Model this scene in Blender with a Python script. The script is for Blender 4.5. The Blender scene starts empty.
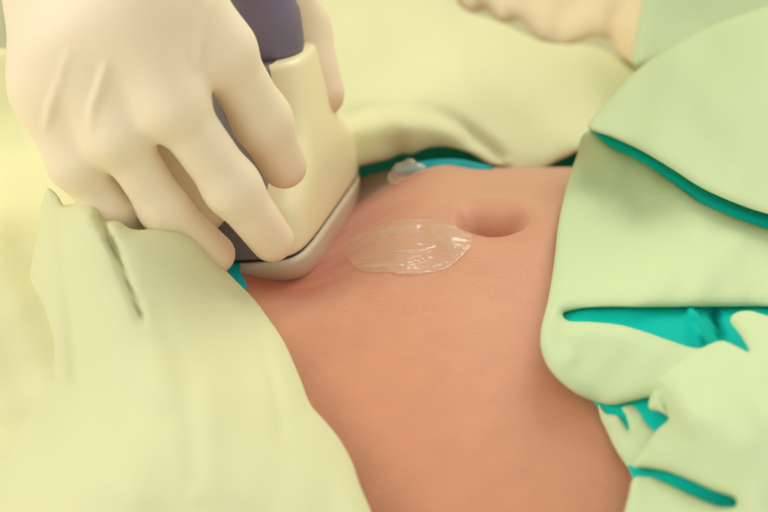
import bpy, bmesh, math, random
import numpy as np
import openvdb
from mathutils import Vector, Matrix
from mathutils.geometry import delaunay_2d_cdt

random.seed(3)
SC = bpy.context.scene
COL = SC.collection
R = math.radians

# ------------------------------------------------------------------ camera
PITCH, DIST, LENS = R(29), .50, 85.0
F = 768 * LENS / 36.0
FWD = np.array([0, math.cos(PITCH), -math.sin(PITCH)])
UP = np.array([0, math.sin(PITCH), math.cos(PITCH)])
RT = np.array([1.0, 0, 0])
CAM = -DIST * FWD
cd = bpy.data.cameras.new('camera')
cam = bpy.data.objects.new('camera', cd); COL.objects.link(cam)
cam.location = CAM; cam.rotation_euler = (math.pi / 2 - PITCH, 0, 0)
cd.lens = LENS; cd.sensor_width = 36; cd.clip_start = .01
cd.dof.use_dof = True; cd.dof.focus_distance = .492; cd.dof.aperture_fstop = 11
SC.camera = cam

# ------------------------------------------------------------------ light
W = bpy.data.worlds.new('world'); SC.world = W; W.use_nodes = True
bg = W.node_tree.nodes['Background']
bg.inputs[0].default_value = (.98, .975, .90, 1); bg.inputs[1].default_value = .80


def area(name, loc, target, size, power, color):
    l = bpy.data.lights.new(name, 'AREA'); l.shape = 'DISK'; l.size = size; l.energy = power; l.color = color
    o = bpy.data.objects.new(name, l); COL.objects.link(o)
    o.location = loc
    o.rotation_euler = (Vector(target) - Vector(loc)).to_track_quat('-Z', 'Y').to_euler()
    return o


area('ceiling_exam_light', (.70, 1.10, 1.30), (0, 0, 0), 1.30, 16.5, (1, .955, .875))
area('fill_light', (-1.40, -.30, .72), (-.08, 0, .05), .9, 10, (1, .98, .95))  # added fill to brighten glove and towel, no window stands there
VS = SC.view_settings
VS.view_transform = 'Standard'; VS.look = 'None'; VS.exposure = 0; VS.gamma = 1; VS.use_curve_mapping = False


# ------------------------------------------------------------------ projection helpers
def P(px, py, d):
    """point seen at pixel (px, py), d metres beyond the focus plane"""
    px, py, d = np.asarray(px, float), np.asarray(py, float), np.asarray(d, float)
    t = DIST + d
    return (CAM + t[..., None] * (FWD + ((px - 384) / F)[..., None] * RT - ((py - 256) / F)[..., None] * UP))


def sstep(a, b, x):
    t = np.clip((x - a) / (b - a), 0, 1); return t * t * (3 - 2 * t)


# ------------------------------------------------------------------ materials
def srgb(r, g, b):
    f = lambda c: (c / 255) / 12.92 if c / 255 <= .04045 else ((c / 255 + .055) / 1.055) ** 2.4
    return (f(r), f(g), f(b), 1)


def mat(name, col, rough=.6, var=.04, vscale=30, bump=0, bscale=400, spec=.3, sss=0, sss_r=(1, .4, .2), back=None,
        attr=None, attr_col=None, sheen=0, wave=0):
    m = bpy.data.materials.new(name); m.use_nodes = True
    nt = m.node_tree; N, L = nt.nodes, nt.links
    b = N['Principled BSDF']
    b.inputs['Roughness'].default_value = rough
    b.inputs['Specular IOR Level'].default_value = spec
    tc = N.new('ShaderNodeTexCoord')
    nz = N.new('ShaderNodeTexNoise'); nz.inputs['Scale'].default_value = vscale; nz.inputs['Detail'].default_value = 4
    L.new(tc.outputs['Object'], nz.inputs['Vector'])
    mx = N.new('ShaderNodeMix'); mx.data_type = 'RGBA'
    L.new(nz.outputs['Fac'], mx.inputs[0])
    mx.inputs[6].default_value = tuple(c * (1 - var) for c in col[:3]) + (1,)
    mx.inputs[7].default_value = tuple(min(1, c * (1 + var)) for c in col[:3]) + (1,)
    out = mx.outputs[2]
    if back is not None:
        g = N.new('ShaderNodeNewGeometry'); m2 = N.new('ShaderNodeMix'); m2.data_type = 'RGBA'
        L.new(g.outputs['Backfacing'], m2.inputs[0]); L.new(out, m2.inputs[6]); m2.inputs[7].default_value = back
        out = m2.outputs[2]
    if attr:
        a = N.new('ShaderNodeAttribute'); a.attribute_name = attr
        m3 = N.new('ShaderNodeMix'); m3.data_type = 'RGBA'
        L.new(a.outputs['Fac'], m3.inputs[0]); L.new(out, m3.inputs[6]); m3.inputs[7].default_value = attr_col
        out = m3.outputs[2]
    L.new(out, b.inputs['Base Color'])
    if bump:
        n2 = N.new('ShaderNodeTexNoise'); n2.inputs['Scale'].default_value = bscale; n2.inputs['Detail'].default_value = 5
        L.new(tc.outputs['Object'], n2.inputs['Vector'])
        bp = N.new('ShaderNodeBump'); bp.inputs['Strength'].default_value = bump; bp.inputs['Distance'].default_value = .001
        L.new(n2.outputs['Fac'], bp.inputs['Height']); L.new(bp.outputs['Normal'], b.inputs['Normal'])
    if sss:
        b.inputs['Subsurface Weight'].default_value = sss
        b.inputs['Subsurface Radius'].default_value = sss_r
        b.inputs['Subsurface Scale'].default_value = .004
    if sheen:
        b.inputs['Sheen Weight'].default_value = sheen; b.inputs['Sheen Roughness'].default_value = .45
        b.inputs['Sheen Tint'].default_value = (1, .93, .82, 1)
    return m


M = {}
M['skin'] = mat('skin', (.605, .262, .138, 1), rough=.46, var=.09, vscale=130, bump=.22, bscale=1100, spec=.4, sss=.2, sheen=.42, attr='red_tint', attr_col=(.47, .085, .035, 1))
M['glove'] = mat('latex_glove', (.88, .74, .52, 1), rough=.45, var=.05, vscale=45, bump=.12, bscale=220, spec=.35, sss=.2,
                 sss_r=(1, .5, .3), attr='red_tint', attr_col=(.78, .48, .33, 1))
M['white'] = mat('white_cotton', (.70, .695, .405, 1), rough=.9, var=.015, vscale=20, bump=.1, bscale=700, spec=.1)
M['sheet'] = mat('sheet_cotton', (.80, .785, .45, 1), rough=.9, var=.02, vscale=12, bump=.1, bscale=500, spec=.1)
M['mint'] = mat('mint_cloth', (.575, .68, .385, 1), rough=.85, var=.03, vscale=18, bump=.12, bscale=800, spec=.15)
M['teal'] = mat('teal_fold_shade', (.0, .50, .40, 1), rough=.8, var=.06, vscale=30, bump=.1, bscale=800, spec=.15)  # saturated teal stands in for shade inside the mint folds
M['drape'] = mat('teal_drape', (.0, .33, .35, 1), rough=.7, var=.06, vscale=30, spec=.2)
M['probe'] = mat('cream_plastic', (.86, .77, .46, 1), rough=.35, var=.02, vscale=20, spec=.45)
M['nose'] = mat('lens_rubber', (.62, .53, .36, 1), rough=.4, var=.03, vscale=40, spec=.4)
M['side_shade'] = mat('grey_side_shade', (.20, .165, .17, 1), rough=.5, var=.05, vscale=40, spec=.4)  # grey carries the shade on the probe's narrow side
M['boot'] = mat('slate_rubber', (.175, .14, .20, 1), rough=.5, var=.04, vscale=40, spec=.4)
M['seam'] = mat('dark_seam', (.05, .035, .03, 1), rough=.6)
M['peach'] = mat('peach_cotton', (.82, .66, .42, 1), rough=.9, var=.03, vscale=14, spec=.1)
M['wall'] = mat('cream_paint', (.78, .74, .45, 1), rough=.8, var=.02, vscale=5)
M['floor'] = mat('grey_vinyl', (.45, .44, .33, 1), rough=.5, var=.08, vscale=6)
M['metal'] = mat('brushed_metal', (.5, .5, .48, 1), rough=.3)
M['metal'].node_tree.nodes['Principled BSDF'].inputs['Metallic'].default_value = 1


def gel_mat(name, body):
    """clear gel: mostly see-through with a little milky body and a wet shine"""
    m = bpy.data.materials.new(name); m.use_nodes = True
    N, L = m.node_tree.nodes, m.node_tree.links
    b = N['Principled BSDF']
    b.inputs['Base Color'].default_value = (.95, .74, .52, 1)
    b.inputs['Roughness'].default_value = .5
    t = N.new('ShaderNodeBsdfTransparent'); mx = N.new('ShaderNodeMixShader'); mx.inputs[0].default_value = body
    L.new(t.outputs[0], mx.inputs[1]); L.new(b.outputs[0], mx.inputs[2])
    tc = N.new('ShaderNodeTexCoord'); mp = N.new('ShaderNodeMapping'); mp.inputs['Scale'].default_value = (90, 330, 200)
    nz = N.new('ShaderNodeTexNoise'); nz.inputs['Scale'].default_value = 1; nz.inputs['Detail'].default_value = 2
    L.new(tc.outputs['Object'], mp.inputs[0]); L.new(mp.outputs[0], nz.inputs['Vector'])
    bp = N.new('ShaderNodeBump'); bp.inputs['Strength'].default_value = .7; bp.inputs['Distance'].default_value = .0016
    L.new(nz.outputs['Fac'], bp.inputs['Height'])
    g = N.new('ShaderNodeBsdfGlossy'); g.inputs['Roughness'].default_value = .14
    L.new(bp.outputs['Normal'], g.inputs['Normal'])
    f = N.new('ShaderNodeLayerWeight'); f.inputs['Blend'].default_value = .3
    p = N.new('ShaderNodeMath'); p.operation = 'MULTIPLY_ADD'; p.inputs[1].default_value = .16; p.inputs[2].default_value = .03
    L.new(f.outputs['Facing'], p.inputs[0])
    m2 = N.new('ShaderNodeMixShader'); L.new(p.outputs[0], m2.inputs[0])
    L.new(mx.outputs[0], m2.inputs[1]); L.new(g.outputs[0], m2.inputs[2])
    L.new(m2.outputs[0], N['Material Output'].inputs['Surface'])
    return m


M['gel'] = gel_mat('clear_gel', .15)
M['gel_thick'] = gel_mat('thick_gel', .20)


# ------------------------------------------------------------------ mesh helpers
def link(name, verts, faces, m, parent=None, smooth=True, attrs=None):
    me = bpy.data.meshes.new(name)
    me.from_pydata([tuple(v) for v in verts], [], [tuple(f) for f in faces])
    bm = bmesh.new(); bm.from_mesh(me)
    bmesh.ops.recalc_face_normals(bm, faces=bm.faces)
    bm.to_mesh(me); bm.free()
    if attrs:
        for k, v in attrs.items():
            a = me.attributes.new(k, 'FLOAT', 'POINT'); a.data.foreach_set('value', np.asarray(v, np.float32))
    me.polygons.foreach_set('use_smooth', [smooth] * len(me.polygons))
    for mm in (m if isinstance(m, (list, tuple)) else [m]): me.materials.append(mm)
    o = bpy.data.objects.new(name, me); COL.objects.link(o)
    if parent: o.parent = parent; o.matrix_parent_inverse = parent.matrix_world.inverted()
    return o


def tag(o, label=None, cat=None, group=None, kind=None):
    if label: o['label'] = label
    if cat: o['category'] = cat
    if group: o['group'] = group
    if kind: o['kind'] = kind
    return o


def catmull(pts, n=8, closed=True):
    pts = [np.asarray(p, float) for p in pts]; out = []; m = len(pts)
    for i in range(m if closed else m - 1):
        if closed: p0, p1, p2, p3 = (pts[(i + k) % m] for k in (-1, 0, 1, 2))
        else: p0, p1, p2, p3 = pts[max(i - 1, 0)], pts[i], pts[i + 1], pts[min(i + 2, m - 1)]
        if np.linalg.norm(p2 - p1) < 1e-9: continue
        # centripetal parametrisation keeps corners from looping
        al = .5
        t1 = max(np.linalg.norm(p1 - p0), 1e-6) ** al; t2 = max(np.linalg.norm(p2 - p1), 1e-6) ** al; t3 = max(np.linalg.norm(p3 - p2), 1e-6) ** al
        m1 = ((p1 - p0) / t1 - (p2 - p0) / (t1 + t2) + (p2 - p1) / t2) * t2 if np.linalg.norm(p1 - p0) > 1e-6 else p2 - p1
        m2 = ((p2 - p1) / t2 - (p3 - p1) / (t2 + t3) + (p3 - p2) / t3) * t2 if np.linalg.norm(p3 - p2) > 1e-6 else p2 - p1
        for k in range(n):
            s = k / n
            out.append((2 * s ** 3 - 3 * s * s + 1) * p1 + (s ** 3 - 2 * s * s + s) * m1 + (-2 * s ** 3 + 3 * s * s) * p2 + (s ** 3 - s * s) * m2)
    if not closed: out.append(pts[-1])
    return np.array(out)


def seg_dist(q, poly, closed=True):
    """distance of points q (n,2) to a polyline"""
    best = np.full(len(q), 1e9); m = len(poly)
    for i in range(m if closed else m - 1):
        a, b = poly[i], poly[(i + 1) % m]; ab = b - a
        t = np.clip(((q - a) @ ab) / max(ab @ ab, 1e-12), 0, 1)
        best = np.minimum(best, np.linalg.norm(q - (a + t[:, None] * ab), axis=1))
    return best


def inside(q, poly):
    c = np.zeros(len(q), bool); m = len(poly)
    for i in range(m):
        a, b = poly[i], poly[(i + 1) % m]
        if a[1] == b[1]: continue
        hit = ((a[1] > q[:, 1]) != (b[1] > q[:, 1])) & (q[:, 0] < (b[0] - a[0]) * (q[:, 1] - a[1]) / (b[1] - a[1]) + a[0])
        c ^= hit
    return c


def tps(ctrl):
    """smooth thin-plate depth through control points (px, py, d in metres)"""
    c = np.array(ctrl, float); X = c[:, :2] / 100; n = len(c)
    U = lambda r: np.where(r > 1e-9, r * r * np.log(np.maximum(r, 1e-9)), 0)
    K = U(np.linalg.norm(X[:, None] - X[None], axis=2)) + np.eye(n) * 1e-3
    Pm = np.hstack([np.ones((n, 1)), X])
    A = np.block([[K, Pm], [Pm.T, np.zeros((3, 3))]])
    w = np.linalg.solve(A, np.concatenate([c[:, 2], np.zeros(3)]))

    def f(px, py):
        q = np.stack([px, py], -1) / 100
        return U(np.linalg.norm(q[:, None] - X[None], axis=2)) @ w[:n] + np.hstack([np.ones((len(q), 1)), q]) @ w[n:]
    return f


def patch_geo(outline, depth, r=.004, step=5, folds=(), n=7, rough=0, seed=0, lo=(-120, -120), hi=(930, 640)):
    """a soft sheet of cloth: outline traced in the picture, its own distance, rolled edges, folds and thickness 2r"""
    poly = catmull(outline, n)
    keep = [0]
    for i in range(1, len(poly)):
        if np.linalg.norm(poly[i] - poly[keep[-1]]) > 1.2: keep.append(i)
    if np.linalg.norm(poly[keep[-1]] - poly[keep[0]]) < 1.2: keep.pop()
    poly = poly[keep]
    a, b = poly.min(0), poly.max(0)
    gx, gy = np.meshgrid(np.arange(a[0], b[0], step), np.arange(a[1], b[1], step * .87))
    gx = gx + (np.arange(gx.shape[0]) % 2)[:, None] * step / 2
    q = np.stack([gx.ravel(), gy.ravel()], -1)
    rp = r / (DIST / F)
    rings = []
    nrm = np.roll(poly, -1, 0) - np.roll(poly, 1, 0); nrm = np.stack([-nrm[:, 1], nrm[:, 0]], -1) / np.maximum(np.linalg.norm(nrm, axis=1), 1e-9)[:, None]
    for k in (.04, .15, .35, .65):
        for s in (1, -1): rings.append(poly + s * nrm * rp * k)
    rq = np.concatenate(rings)
    rq = rq[inside(rq, poly)]
    dr = seg_dist(rq, poly); 
    rq = rq[dr > rp * .035]
    q = q[inside(q, poly)]; q = q[seg_dist(q, poly) > max(rp * .8, step * .5)]
    allp = np.concatenate([poly, rq, q])
    m = len(poly)
    edges = [(i, (i + 1) % m) for i in range(m)]
    vs, _, fs, orig, _, _ = delaunay_2d_cdt([Vector(p) for p in allp], edges, [], 1, 1e-4)
    v2 = np.array([tuple(v) for v in vs])
    isb = seg_dist(v2, poly) < 1e-3
    d = depth(v2[:, 0], v2[:, 1])
    for line, w, amp in folds:
        pl = catmull(line, 6, False)
        dd = seg_dist(v2, pl, False)
        # folds fade out at both ends
        ends = np.minimum(np.linalg.norm(v2 - pl[0], axis=1), np.linalg.norm(v2 - pl[-1], axis=1))
        d = d + amp * np.exp(-(dd / w) ** 2) * sstep(0, 2.5 * w, ends + .4 * w)
    if rough:
        rr = np.random.RandomState(seed)
        for k in range(7):
            th = rr.uniform(0, 6.3); wl = rr.uniform(35, 120)
            d = d + rough * math.sqrt(wl / 80) * .4 * np.sin((v2[:, 0] * math.cos(th) + v2[:, 1] * math.sin(th)) * 6.283 / wl + rr.uniform(0, 6.3))
    e = np.minimum(seg_dist(v2, poly) / rp, 1)
    roll = r * (1 - np.sqrt(np.maximum(0, 1 - (1 - e) ** 2)))
    front = P(v2[:, 0], v2[:, 1], d + roll)
    back = P(v2[:, 0], v2[:, 1], d + 2 * r - roll)
    nv = len(v2); idx = np.arange(nv) + nv; idx[isb] = np.arange(nv)[isb]
    verts = np.concatenate([front, back])
    faces = [tuple(f) for f in fs] + [tuple(int(idx[i]) for i in reversed(f)) for f in fs]
    used = sorted({i for f in faces for i in f}); mp = {u: i for i, u in enumerate(used)}
    return verts[used], [tuple(mp[i] for i in f) for f in faces if len(set(f)) == len(f)]


def join(*geos):
    V, Fc = [], []; o = 0
    for v, f in geos:
        V.append(np.asarray(v)); Fc += [tuple(int(i) + o for i in q) for q in f]; o += len(v)
    return np.concatenate(V), Fc


# signed distance modelling
class Field:
    def __init__(s, lo, hi, vox):
        s.lo, s.vox = np.asarray(lo, float), vox
        n = np.ceil((np.asarray(hi) - s.lo) / vox).astype(int) + 1
        ax = [s.lo[k] + vox * np.arange(n[k]) for k in range(3)]
        s.X = np.stack(np.meshgrid(*ax, indexing='ij'), -1).astype(np.float32)

    def cone(s, a, b, ra, rb):
        a, b = np.asarray(a, np.float32), np.asarray(b, np.float32); ab = b - a
        t = np.clip(((s.X - a) @ ab) / max(float(ab @ ab), 1e-12), 0, 1)
        return np.linalg.norm(s.X - a - t[..., None] * ab, axis=-1) - (ra + (rb - ra) * t)

    def mesh(s, D, iso=0):
        g = openvdb.FloatGrid(float(D.max())); g.copyFromArray(D.astype(np.float32))
        g.transform = openvdb.createLinearTransform(voxelSize=s.vox)
        pts, quads = g.convertToQuads(isovalue=float(iso))
        return pts.astype(float) + s.lo, quads


def smin(a, b, k):
    h = np.clip(.5 + .5 * (b - a) / k, 0, 1); return b + (a - b) * h - k * h * (1 - h)


def taubin(v, faces, it=6):
    f = np.asarray(faces); e = np.concatenate([f[:, [0, 1]], f[:, [1, 2]], f[:, [2, 3]], f[:, [3, 0]]]); e = np.unique(np.sort(e, 1), axis=0)
    cnt = np.bincount(e.ravel(), minlength=len(v)).astype(float)[:, None]
    for k in range(it):
        for lam in (.5, -.52):
            s = np.zeros_like(v); np.add.at(s, e[:, 0], v[e[:, 1]]); np.add.at(s, e[:, 1], v[e[:, 0]])
            v = v + lam * (s / np.maximum(cnt, 1) - v)
    return v


def tube(path, rad, seg=20, cap=True):
    path = [np.asarray(p, float) for p in path]; V, Fc = [], []
    n0 = None
    for i, p in enumerate(path):
        t = path[min(i + 1, len(path) - 1)] - path[max(i - 1, 0)]; t /= np.linalg.norm(t)
        if n0 is None:
            n0 = np.cross(t, [0, 0, 1]) if abs(t[2]) < .9 else np.cross(t, [1, 0, 0])
        n0 = n0 - t * (n0 @ t); n0 /= np.linalg.norm(n0); b0 = np.cross(t, n0)
        r = rad[i] if hasattr(rad, '__len__') else rad
        for k in range(seg):
            an = 2 * math.pi * k / seg; V.append(p + r * (math.cos(an) * n0 + math.sin(an) * b0))
    for i in range(len(path) - 1):
        for k in range(seg):
            Fc.append((i * seg + k, i * seg + (k + 1) % seg, (i + 1) * seg + (k + 1) % seg, (i + 1) * seg + k))
    if cap:
        Fc.append(tuple(range(seg))[::-1]); Fc.append(tuple((len(path) - 1) * seg + k for k in range(seg)))
    return np.array(V), Fc


def box(lo, hi):
    V = [(x, y, z) for x in (lo[0], hi[0]) for y in (lo[1], hi[1]) for z in (lo[2], hi[2])]
    Fc = [(0, 1, 3, 2), (4, 6, 7, 5), (0, 4, 5, 1), (2, 3, 7, 6), (0, 2, 6, 4), (1, 5, 7, 3)]
    return np.array(V, float), Fc


# ------------------------------------------------------------------ the body shape (top surface as a height field)
BA, BB, YC = .160, .110, .004
ZC = -BB * math.sqrt(1 - (YC / BA) ** 2)
NAVEL = None


def h_plain(x, y):
    u = np.clip((y - YC) / BA, -1, 1)
    z = ZC + BB * np.sqrt(1 - u * u)
    return z - .0065 * (1 - sstep(-.026, .022, x))


def march(px, py, H, d0=-.12, d1=.13, n=500):
    px, py = np.asarray(px, float), np.asarray(py, float)
    out = np.full(px.shape, np.nan); done = np.zeros(px.shape, bool); best = np.full(px.shape, 1e9); bestd = np.full(px.shape, d1)
    for d in np.linspace(d0, d1, n):
        p = P(px, py, np.full(px.shape, d))
        g = p[..., 2] - H(p[..., 0], p[..., 1])
        new = (~done) & (g <= 0); out[new] = d; done |= new
        c = (~done) & (g < best); best[c] = g[c]; bestd[c] = d
    out[~done] = bestd[~done]
    return out


def bd(px, py):
    """distance of the bare belly at a pixel (nearest graze above the silhouette)"""
    return march(px, py, h_plain)


def bd1(px, py): return float(bd(np.array([px]), np.array([py]))[0])
def on_belly(px, py): return P(px, py, bd1(px, py))


NV = on_belly(493, 228)
A3, B3 = on_belly(356, 181), on_belly(289, 276)


def h_skin(x, y):
    z = h_plain(x, y)
    u, v = x - NV[0], y - NV[1]
    # navel: steep near wall, long slope up on the far side, deeper to the left
    c = u / .0108
    w = np.clip(1 - c * c, 0, 1) ** 1.8
    near = -.0048 * w + .0003 * c
    s = sstep(near - .0016, near + .0016, v) * np.exp(-(np.maximum(v - near - .001, 0) / .0105) ** 2)
    z = z - .0140 * s * w * (1 - .50 * c)
    z = z + .0007 * np.exp(-((np.hypot(u, v * .7) - .014) / .005) ** 2)
    # the probe pressed into the skin
    a, b = A3[:2], B3[:2]; ab = b - a
    t = np.clip(((x - a[0]) * ab[0] + (y - a[1]) * ab[1]) / (ab @ ab), 0, 1)
    dd = np.hypot(x - a[0] - t * ab[0], y - a[1] - t * ab[1])
    z = z - .0080 * np.exp(-(dd / .0125) ** 2) * (.25 + .75 * np.sin(math.pi * (.12 + .76 * t)))
    z = z + .0022 * np.exp(-((dd - .028) / .009) ** 2)
    return z


# ------------------------------------------------------------------ setting: couch, floor, wall
tag(link('floor', *box((-2.2, -1.4, -.90), (2.2, 1.6, -.85)), M['floor'], smooth=False), kind='structure')
tag(link('wall_back', *box((-2.2, 1.6, -.90), (2.2, 1.68, 1.7)), M['wall'], smooth=False), kind='structure')
cou = link('examination_couch', *box((-.95, -.31, -.26), (.95, .42, -.165)), M['sheet'], smooth=False)
bv = cou.modifiers.new('bevel', 'BEVEL'); bv.width = .03; bv.segments = 4
tag(cou, 'cream padded examination couch under the lying person', 'couch')
link('frame', *box((-.90, -.27, -.32), (.90, .38, -.262)), M['metal'], cou, smooth=False)
for x in (-.8, .8):
    for y in (-.22, .33):
        link('leg', *tube([(x, y, -.85), (x, y, -.31)], .022), M['metal'], cou)


# ------------------------------------------------------------------ the lying person
def torso():
    xs = np.unique(np.concatenate([np.linspace(-.34, .40, 75), np.linspace(-.13, .13, 210), np.linspace(NV[0] - .014, NV[0] + .014, 90)]))
    th = np.unique(np.concatenate([np.linspace(0, math.pi, 150), np.arccos(np.clip((np.linspace(-.028, .028, 130) + NV[1] - YC) / BA, -1, 1))]))
    lo = np.linspace(math.pi, 2 * math.pi, 40)[1:-1]
    nt = len(th) + len(lo)
    V = []
    for x in xs:
        y = YC + BA * np.cos(th); z = h_skin(np.full_like(y, x), y)
        yl = YC + BA * np.sign(np.cos(lo)) * np.abs(np.cos(lo)) ** .7; zl = ZC + .06 * np.sin(lo)
        V.append(np.stack([np.full(nt, x), np.concatenate([y, yl]), np.concatenate([z, zl])], -1))
    V = np.concatenate(V); Fc = []
    for i in range(len(xs) - 1):
        for k in range(nt):
            Fc.append((i * nt + k, i * nt + (k + 1) % nt, (i + 1) * nt + (k + 1) % nt, (i + 1) * nt + k))
    Fc.append(tuple(range(nt))); Fc.append(tuple((len(xs) - 1) * nt + k for k in range(nt)))
    return V, Fc


tv, tf = torso()
# pressed skin redness with groove shade painted in, in uneven streaks; navel shade painted too
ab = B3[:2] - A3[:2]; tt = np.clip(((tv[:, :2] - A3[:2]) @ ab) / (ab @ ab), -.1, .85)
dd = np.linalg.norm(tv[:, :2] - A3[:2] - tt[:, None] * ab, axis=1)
flush_shade = np.exp(-(np.maximum(dd - .012, 0) / .014) ** 2) * (.82 + .10 * np.sin(tv[:, 1] * 230 + tv[:, 0] * 90) + .08 * np.sin(tv[:, 1] * 610 - tv[:, 0] * 210))
flush_shade = np.maximum(flush_shade, .75 * np.exp(-(((tv[:, 0] - NV[0] + .002) / .007) ** 2 + ((tv[:, 1] - NV[1] - .001) / .006) ** 2)))
flush_shade[tv[:, 2] < ZC] = 0
person = link('person', tv, tf, M['skin'], attrs={'red_tint': flush_shade})
tag(person, 'person lying on the back with bare belly and navel between white and mint cloths', 'person')

# ------------------------------------------------------------------ the ultrasound probe
e1 = (A3 - B3) / np.linalg.norm(A3 - B3)                     # along the broad face
toC = -FWD
sd = -.13 * RT + .99 * UP; sd /= np.linalg.norm(sd)
beta = -(sd @ e1) / (toC @ e1)
wv = sd + beta * toC; wv /= np.linalg.norm(wv)              # up the handle
e2 = np.cross(wv, e1); e2 /= np.linalg.norm(e2)
if e2[0] > 0: e2 = -e2                                       # into the probe, away from the visible broad face
HW = np.linalg.norm(A3 - B3) / 2
TH = .0150
S0 = (A3 + B3) / 2 + e2 * (TH - .0025) + wv * .0045 + RT * .0018                    # centre of the seam


def loft(rings, m, name, parent, seg=72, cap=True):
    """rings: (h, half width, half depth, squareness, shift along e1, shift along e2)"""
    V, Fc = [], []
    for h, a, b, n, s1, s2 in rings:
        for k in range(seg):
            an = 2 * math.pi * k / seg; c, s = math.cos(an), math.sin(an)
            V.append(S0 + wv * h + e1 * (s1 + a * math.copysign(abs(c) ** (2 / n), c)) + e2 * (s2 + b * math.copysign(abs(s) ** (2 / n), s)))
    for i in range(len(rings) - 1):
        for k in range(seg):
            Fc.append((i * seg + k, i * seg + (k + 1) % seg, (i + 1) * seg + (k + 1) % seg, (i + 1) * seg + k))
    if cap:
        Fc.append(tuple(range(seg))); Fc.append(tuple((len(rings) - 1) * seg + k for k in range(seg)))
    return link(name, V, Fc, m, parent)


hs = np.linspace(0, 1, 26)
shape = [(.0008, .985, .95), (.0022, 1.0, 1.0), (.009, 1.0, 1.02), (.0130, .975, 1.02), (.0165, .88, 1.02), (.022, .70, 1.0), (.028, .52, .98), (.034, .43, .96), (.044, .38, .92),
         (.0475, .37, .90), (.049, .34, .84)]
sh = catmull([np.array((h * 1000, a * 100, b * 100)) for h, a, b in shape], 5, False)
probe = loft([(h / 1000, HW * a / 100, TH * b / 100, 6 - 3 * h / 54, 0, 0) for h, a, b in sh], M['probe'], 'ultrasound_probe', None)
tag(probe, 'cream ultrasound probe with grey cable boot pressed on the belly by the gloved hand', 'ultrasound probe')
# seam and the curved nose that touches the skin
loft([(-.0009, HW * .975, TH * .92, 6, 0, 0), (.0012, HW * .975, TH * .92, 6, 0, 0)], M['seam'], 'seam', probe)
nose = []
for t in np.linspace(0, 1, 16):
    a = HW * .995 * math.cos(t * math.pi / 2 * .98) ** .75
    nose.append((-.0008 - .0135 * math.sin(t * math.pi / 2), max(a, .0015), TH * (1.0 - .30 * t * t), 6.0 - 3 * t, 0, 0))
nose = [(-.0002, HW * .985, TH * .95, 6, 0, 0)] + nose
loft(nose, M['nose'], 'lens', probe)
# panel on the narrow side, its grey painted in for the fingers' shade
gr = []
for h, a, b in sh:
    hh = h / 1000
    if .0012 < hh < .05: gr.append((hh, HW * a / 100 + .0007, TH * b / 100 * .78, 7.0, -.0005, TH * .26))
gp = loft(gr, M['side_shade'], 'side_shade_panel', probe)
ax_b = [S0 + wv * h for h in (.048, .051, .057, .061, .063, .076, .100, .120)]
rb = [.0108, .0118, .0120, .0119, .0112, .0108, .0100, .0085]
off = e1 * -.0
link('cable_boot', *tube(ax_b, rb, 36), M['boot'], probe)
top = ax_b[-1]
cab = catmull([top - wv * .01, top + wv * .04, top + wv * .09 + np.array([-.02, .05, .0]), top + np.array([-.08, .20, .05]), top + np.array([-.15, .42, -.10]), top + np.array([-.18, .50, -.40])], 8, False)
link('cable', *tube(cab, .0035, 14), M['boot'], probe)

# ------------------------------------------------------------------ the examiner: gloved hand
def K(px, py, mm): return P(px, py, mm / 1000)


FING = {
    'index': ([(160, -26, -40), (222, 50, -32), (262, 120, -17), (284, 166, -8)], (9.4, 7.7, 7.4, 6.2)),
    'middle': ([(130, 6, -44), (172, 103, -40), (232, 187, -27), (272, 240, -17)], (9.6, 7.5, 7.0, 5.9)),
    'ring': ([(80, 40, -38), (117, 132, -35), (164, 209, -23), (215, 254, -12)], (9.0, 6.9, 6.1, 5.5)),
    'little': ([(51, 86, -28), (77, 160, -25), (113, 212, -18), (150, 248, -10)], (8.4, 6.9, 6.3, 5.2)),
    'thumb': ([(170, -120, 0), (262, -40, 32), (299, 28, 52), (321, 94, 50)], (13.5, 10.5, 9.2, 7.2)),
}
WR = K(88, -235, -25)
ELB = WR + np.array([-.10, .18, .10])


def hand_field():
    f = Field((-.150, -.115, -.02), (.020, .155, .165), .0009)
    palm = f.cone(WR, WR, .026, .026)
    for nme in ('index', 'middle', 'ring', 'little'):
        p, r = FING[nme]; mcp = K(*p[0])
        wq = WR + (mcp - K(*FING['middle'][0][0])) * .45
        palm = smin(palm, f.cone(wq, mcp, .020, r[0] / 1000 + .001), .014)
    # thenar side of the palm, behind the fingers
    palm = smin(palm, f.cone(WR + np.array([.005, .012, -.01]), K(170, 10, -12), .020, .016), .014)
    palm = smin(palm, f.cone(K(150, 20, -18), K(95, 60, -15), .014, .013), .012)
    palm = smin(palm, f.cone(K(150, 30, -16), K(172, 160, -2), .014, .0105), .010)
    palm = smin(palm, f.cone(K(165, 120, -6), K(200, 205, 0), .0105, .0080), .008)
    D = palm
    prox, fs = None, []
    for nme, (p, r) in FING.items():
        q = [K(*v) for v in p]
        c = [f.cone(q[i], q[i + 1], r[i] / 1000, r[i + 1] / 1000) for i in range(3)]
        fs.append(smin(smin(c[0], c[1], .004), c[2], .004))
        if nme != 'thumb': prox = c[0] if prox is None else smin(prox, c[0], .014)
    D = smin(D, fs[4], .012)
    D = smin(D, prox, .010)
    fing = fs[0]
    for d in fs[1:4]: fing = smin(fing, d, .0010)
    D = smin(D, fing, .004)
    fore = f.cone(WR, ELB, .027, .042)
    D = smin(D, fore, .02)
    return f, D


HF, HD = hand_field()


def hand_depth(px, py):
    """where the view ray meets the hand"""
    for d in np.arange(-.11, .06, .0004):
        p = P(px, py, d); i = np.round((p - HF.lo) / HF.vox).astype(int)
        if (i < 0).any() or (i >= np.array(HD.shape)).any(): continue
        if HD[tuple(i)] < 0: return d
    return 0.0


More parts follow.
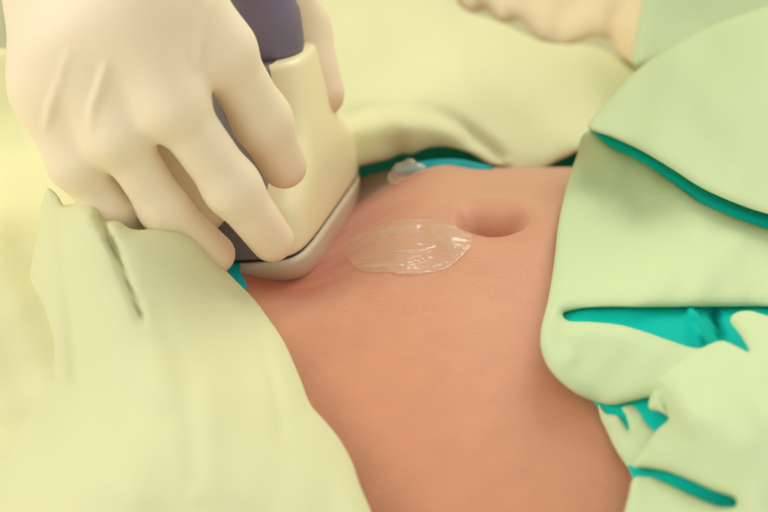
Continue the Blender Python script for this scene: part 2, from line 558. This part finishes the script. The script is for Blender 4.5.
def ridge(D, pts, r, k):
    pts = catmull(pts, 5, False)
    dp = np.polyval(np.polyfit(np.arange(len(pts)), [hand_depth(x, y) for x, y in pts], 2), np.arange(len(pts)))
    q = [P(x, y, d) for (x, y), d in zip(pts, dp)]
    n = len(q) - 1
    for i in range(n):
        ra, rb_ = (r * (.35 + .65 * math.sin(math.pi * j / n)) for j in (i, i + 1))
        D = smin(D, HF.cone(q[i], q[i + 1], ra, rb_), k)
    return D


base = HD.copy()
GD = ridge(HD, [(70, 50), (60, 80), (50, 110), (46, 132)], .0007, .0012)
GD = ridge(GD, [(107, 62), (100, 85), (93, 108), (91, 128)], .0007, .0012)
GD = ridge(GD, [(208, 0), (199, 28), (194, 50), (194, 68)], .0007, .0020)
gv, gq = HF.mesh(GD)
gv = taubin(gv, gq, 4)
tips = np.array([K(*FING[n][0][3]) for n in ('index', 'middle', 'ring', 'little', 'thumb')])
fl = np.max([np.exp(-(np.linalg.norm(gv - t, axis=1) / .011) ** 2) for t in tips], axis=0) * .45
hv, hq = HF.mesh(base, -.0012)
hv = taubin(hv, hq, 2)
arm_path = [WR + (ELB - WR) * t for t in (.25, .6, 1.0, 1.4)]
exam = link('person', *join((hv, hq), tube(arm_path, [.027, .034, .040, .045], 28)), M['skin'])
tag(exam, 'examining person whose right hand in a pale latex glove holds the probe', 'person')
link('glove', gv, gq, M['glove'], exam, attrs={'red_tint': fl})
slv = catmull([WR + (ELB - WR) * t for t in (.55, .62, .9, 1.3, 1.5)], 5, False)
link('sleeve', *tube(slv, np.interp(np.linspace(0, 1, len(slv)), [0, .1, 1], [.046, .05, .06]), 30, cap=False), M['white'], exam)

# ------------------------------------------------------------------ cloths
def ctrl(*pts):
    """control points: a depth in mm, or ('b', mm) for a distance in front of the belly"""
    out = []
    for x, y, d in pts:
        out.append((x, y, bd1(x, y) - d[1] / 1000 if isinstance(d, tuple) else d / 1000))
    return tps(out)


# white blanket beyond the belly
o = [(120, -90), (440, -90), (458, 4), (500, 22), (545, 42), (592, 46), (640, 62), (760, 40), (760, 150), (640, 140), (588, 147), (566, 157), (548, 166), (530, 178),
     (513, 174), (505, 168), (488, 163), (470, 153), (448, 147), (428, 148), (412, 154), (402, 154), (386, 160), (357, 167), (330, 178), (270, 190), (120, 150)]
f = ctrl((120, -90, 190), (440, -90, 215), (640, 60, 170), (760, 40, 160), (120, 150, 95), (340, 170, 74), (400, 156, 76), (450, 150, 80), (510, 168, 88), (530, 176, 92),
         (590, 146, 98), (400, 130, 74), (450, 130, 82), (400, 60, 130), (550, 60, 150), (540, 120, 112), (760, 150, 100))
blanket = link('white_blanket', *patch_geo(o, f, .004, 6, [([(335, 122), (362, 112), (392, 108), (425, 110), (455, 122), (482, 142), (508, 164)], 7, .005),
                                                        ([(345, 132), (395, 124), (435, 126), (470, 146)], 14, -.005),
                                                        ([(300, 10), (420, 60), (560, 110)], 40, -.006)], rough=.0012, seed=2), M['white'])
o = [(380, -150), (448, 0), (466, 14), (486, 10), (500, 24), (520, 20), (541, 43), (562, 47), (592, 37), (610, 40), (622, 57), (642, 66), (680, 40), (740, -150)]
f = ctrl((380, -150, 250), (448, 0, 188), (500, 24, 176), (560, 47, 168), (640, 66, 156), (690, -20, 190), (740, -150, 240), (560, -60, 205))
pc = link('peach_cloth', *patch_geo(o, f, .007, 6, [([(470, -30), (476, 4), (470, 30)], 8, .0035), ([(508, -30), (512, 10), (505, 40)], 9, .004), ([(575, -10), (560, 30), (552, 60)], 12, .003), ([(620, 0), (612, 30), (628, 70)], 8, .004)], seed=11), M['peach'])
tag(pc, 'soft peach cloth bunched beyond the white blanket at the top edge', 'cloth')
tag(blanket, 'white blanket with a lifted rolled edge lying along the far side of the belly', 'blanket')

# teal drape under the blanket, along the far side and under the probe
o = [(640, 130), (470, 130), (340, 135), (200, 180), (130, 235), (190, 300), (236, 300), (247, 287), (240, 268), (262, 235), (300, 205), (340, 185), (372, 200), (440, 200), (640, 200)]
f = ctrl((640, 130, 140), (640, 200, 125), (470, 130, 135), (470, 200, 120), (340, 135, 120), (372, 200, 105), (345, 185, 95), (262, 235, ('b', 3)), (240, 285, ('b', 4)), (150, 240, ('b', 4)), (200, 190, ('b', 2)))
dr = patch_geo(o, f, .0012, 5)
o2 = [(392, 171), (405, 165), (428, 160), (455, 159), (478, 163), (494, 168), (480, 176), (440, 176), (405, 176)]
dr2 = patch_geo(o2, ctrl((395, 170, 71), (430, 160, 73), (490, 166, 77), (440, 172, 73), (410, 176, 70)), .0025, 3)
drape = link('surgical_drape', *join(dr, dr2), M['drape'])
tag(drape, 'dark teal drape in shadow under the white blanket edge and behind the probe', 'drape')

# white sheet behind the hand at the left
o = [(-240, 0), (-30, 46), (20, 48), (60, 40), (130, 60), (130, 260), (60, 420), (-110, 700), (-300, 700)]
f = ctrl((-110, 20, 92), (130, 60, 92), (0, 165, 68), (120, 165, 66), (-110, 165, 70), (0, 230, ('b', 17)), (0, 350, ('b', 18)), (-110, 350, ('b', 20)), (-240, 200, ('b', 20)), (-240, 400, ('b', 22)), (-300, 700, ('b', 20)), (60, 300, ('b', 16)), (130, 260, ('b', 8)), (-110, 600, ('b', 20)), (60, 420, ('b', 14)))
sheet = link('bed_sheet', *patch_geo(o, f, .003, 8, [([(0, 60), (30, 150), (20, 300)], 25, .003)], rough=.0008, seed=5), M['sheet'])
tag(sheet, 'plain cream sheet behind the gloved hand at the left edge', 'sheet')

# white towel over the near side, in front of the little finger
o = [(48, 188), (58, 196), (64, 205), (80, 203), (96, 207), (104, 220), (118, 221), (132, 229), (160, 229), (185, 233), (203, 244), (218, 262), (236, 281), (252, 297), (268, 318), (284, 342), (300, 378),
     (311, 405), (324, 420), (340, 440), (352, 462), (360, 485), (372, 514), (395, 580), (400, 720), (60, 740), (-260, 740), (-260, 420), (10, 320), (34, 250), (42, 205)]
f = ctrl((48, 190, -6), (80, 204, -26), (135, 230, -34), (185, 234, -28), (218, 262, -20), (268, 318, ('b', 12)), (300, 378, ('b', 13)), (340, 440, ('b', 13)), (372, 514, ('b', 14)), (395, 600, ('b', 16)),
         (200, 400, ('b', 28)), (120, 320, ('b', 34)), (100, 500, ('b', 34)), (-110, 620, -120), (-110, 420, -40), (-260, 420, -20), (-260, 740, -110), (400, 720, ('b', 16)), (20, 320, -20), (150, 600, ('b', 30)))
folds = [([(98, 212), (106, 230), (116, 253), (128, 285), (142, 322)], 3.5, .004),
         ([(106, 234), (112, 245), (117, 255)], 2.5, .006),
         ([(58, 205), (62, 250), (70, 310), (76, 390)], 6, .002),
         ([(150, 300), (180, 360), (190, 420), (196, 500)], 12, .0012),
         ([(232, 285), (252, 315), (270, 370), (282, 440)], 5, .0010),
         ([(120, 260), (150, 320), (165, 420)], 26, -.0016)]
towel = link('white_towel', *patch_geo(o, f, .0055, 5, folds, rough=.0005, seed=8), M['white'])
tag(towel, 'white folded towel draped over the near hip in front of the gloved fingers', 'towel')

# mint surgical cloth at the right
SPLIT = ctrl((588, 130, 42), (575, 165, 48), (558, 215, ('b', 13)), (552, 280, ('b', 14)), (542, 335, ('b', 16)), (560, 380, ('b', 13)), (600, 405, ('b', 10)), (650, 400, ('b', 18)),
             (700, 203, 8), (768, 228, -4), (640, 300, ('b', 26)), (768, 306, -40), (720, 380, ('b', 22)), (640, 220, 12), (900, 260, -30), (900, 310, -55), (1060, 300, ('b', 34)), (1060, 560, ('b', 30)),
             (640, 480, ('b', 14)), (690, 490, ('b', 22)), (735, 503, ('b', 26)), (650, 600, ('b', 16)), (900, 640, -85))
mid = [(588, 131), (612, 147), (640, 160), (672, 182), (700, 202), (735, 217), (768, 229), (900, 262), (1060, 290), (1060, 330), (900, 312), (768, 307), (700, 307), (640, 307), (600, 307), (578, 309), (563, 314), (566, 320), (592, 322), (620, 325),
       (645, 332), (668, 340), (690, 347), (725, 352), (725, 400), (690, 410), (655, 397), (632, 401), (612, 405), (596, 402), (572, 391), (550, 370), (541, 349), (541, 330), (548, 300), (554, 262), (558, 225), (566, 188), (576, 158)]
m_mid = patch_geo(mid, SPLIT, .0045, 5, [([(566, 318), (560, 335), (572, 360)], 10, .002), ([(560, 225), (620, 215), (690, 190)], 2.2, .0007), ([(600, 280), (680, 270), (768, 262)], 30, -.004)], rough=.0008, seed=4)
up_o = [(588, 127), (594, 116), (606, 102), (640, 68), (680, 43), (720, 23), (768, 6), (900, -40), (1060, -60), (1060, 262), (900, 240), (768, 214), (735, 203), (700, 187), (672, 169), (640, 150), (612, 137)]
f = ctrl((588, 127, 36), (606, 102, 52), (640, 68, 70), (720, 23, 84), (900, -40, 90), (640, 150, 20), (700, 187, 2), (768, 214, -12), (900, 240, -40), (720, 110, 30), (830, 100, 20), (1060, -60, 88), (1060, 262, -45))
m_up = patch_geo(up_o, f, .003, 6, [([(640, 110), (700, 90), (768, 80)], 40, -.004)], rough=.001, seed=6)
far_o = [(655, -90), (642, 0), (636, 40), (634, 66), (660, 66), (720, 50), (800, 20), (900, -20), (900, -90)]
m_far = patch_geo(far_o, ctrl((655, -90, 150), (640, 60, 118), (760, 20, 130), (900, -90, 160), (700, 20, 135)), .004, 7)
low = [(706, 346), (722, 341), (736, 346), (749, 352), (741, 336), (730, 320), (736, 313), (750, 311), (768, 316), (900, 334), (1060, 350), (1060, 720), (570, 720), (595, 640), (610, 570), (622, 520), (628, 498), (634, 478), (650, 477), (672, 486), (695, 497),
       (722, 507), (736, 506), (736, 499), (715, 491), (690, 480), (665, 471), (645, 468), (634, 467), (634, 462), (645, 446), (657, 430), (669, 418), (660, 412), (649, 408), (651, 393), (656, 379), (680, 361)]
f = ctrl((706, 346, ('b', 24)), (740, 340, ('b', 34)), (735, 315, ('b', 30)), (900, 334, -60), (900, 640, -130), (656, 380, ('b', 20)), (668, 418, ('b', 22)), (636, 464, ('b', 13)), (625, 510, ('b', 13)), (600, 620, ('b', 13)),
         (690, 420, ('b', 32)), (735, 503, ('b', 34)), (690, 485, ('b', 24)), (768, 420, ('b', 46)), (680, 560, ('b', 28)), (1060, 350, ('b', 44)), (1060, 720, -150), (570, 720, ('b', 18)))
m_low = patch_geo(low, f, .003, 5, [([(657, 382), (664, 400), (670, 417)], 2.5, .003), ([(700, 355), (680, 390), (690, 440)], 20, -.004), ([(650, 476), (700, 498), (735, 508)], 9, .002)], rough=.001, seed=9)
crumple = [(598, 402), (606, 413), (618, 416), (629, 431), (626, 416), (622, 408), (634, 404), (642, 412), (648, 424), (658, 431), (700, 440), (690, 480), (636, 482), (629, 470), (617, 452), (608, 434), (600, 416)]
f = ctrl((598, 402, ('b', 5)), (618, 416, ('b', 9)), (628, 425, ('b', 8)), (634, 406, ('b', 10)), (656, 432, ('b', 12)), (636, 478, ('b', 5)), (608, 434, ('b', 4)), (690, 470, ('b', 8)), (630, 445, ('b', 9)))
m_cr = patch_geo(crumple, f, .0018, 3)
cloth = link('mint_surgical_cloth', *join(m_mid, m_up, m_far, m_low, m_cr), M['mint'])
tag(cloth, 'pale mint surgical cloth gathered in folds over the right side of the belly', 'cloth')
shade_o = [(584, 134), (600, 128), (660, 146), (780, 200), (900, 220), (1040, 260), (1040, 640), (650, 640), (640, 500), (622, 455), (606, 428), (598, 408), (578, 388), (560, 352), (556, 320), (562, 300), (567, 220), (576, 165)]
f = lambda x, y: SPLIT(x, y) + .0058
link('fold_shade', *patch_geo(shade_o, f, .001, 6, [([(690, 306), (696, 325), (704, 346)], 4, -.006), ([(586, 131), (612, 143), (640, 156), (672, 176), (700, 195), (735, 210), (790, 226)], 7, -.0035), ([(712, 306), (716, 325), (722, 345)], 4, .007)]), M['teal'], cloth)  # sheet added behind the gaps to colour the shaded folds

# ------------------------------------------------------------------ gel
def hs_d(px, py): return march(px, py, h_skin, -.02, .1, 900)


def gel_patch(o, lift, r, folds=(), step=2.5):
    return patch_geo(o, lambda x, y: hs_d(x, y) - lift, r, step, folds)


o = [(356, 236), (378, 224), (402, 219), (430, 218), (452, 224), (468, 232), (473, 240), (467, 251), (458, 260), (448, 268), (430, 273), (408, 275), (388, 272), (366, 272), (350, 262), (346, 248)]
gel = link('ultrasound_gel', *gel_patch(o, .0006, .0004, [([(352, 268), (385, 266), (410, 262), (432, 256)], 1.3, -.0009), ([(376, 274), (402, 273), (428, 272)], 1.2, -.0008), ([(390, 252), (418, 250), (436, 245)], 1.4, -.0006),
                                                          ([(362, 258), (384, 258), (398, 255)], 1.2, -.0006), ([(404, 267), (428, 266), (448, 262)], 1.3, -.0007), ([(440, 232), (455, 240), (458, 250)], 9, -.0012),
                                                          ([(372, 238), (396, 230), (424, 226)], 5, -.0005)], 2), M['gel'])
tag(gel, 'clear wet gel smeared flat on the belly beside the navel', 'gel')
def blob_geo():
    c = P(408, 179, hs_d(np.array([408.]), np.array([179.]))[0])
    f = Field(c - .010, c + .010, .0003)
    D = f.cone(c + np.array([-.0030, 0, .0010]), c + np.array([.0030, .001, .0010]), .0026, .0030)
    for dx, dz, r in ((-.0026, .0030, .0020), (.0006, .0040, .0024), (.0036, .0022, .0024), (-.0048, .0002, .0016)):
        D = smin(D, f.cone(c + np.array([dx, 0, dz]), c + np.array([dx, .001, dz]), r, r), .0012)
    return f.mesh(D)


blob = link('gel_blob', *blob_geo(), M['gel_thick'])
tag(blob, 'small clear blob of gel at the far rim of the belly under the blanket edge', 'gel')
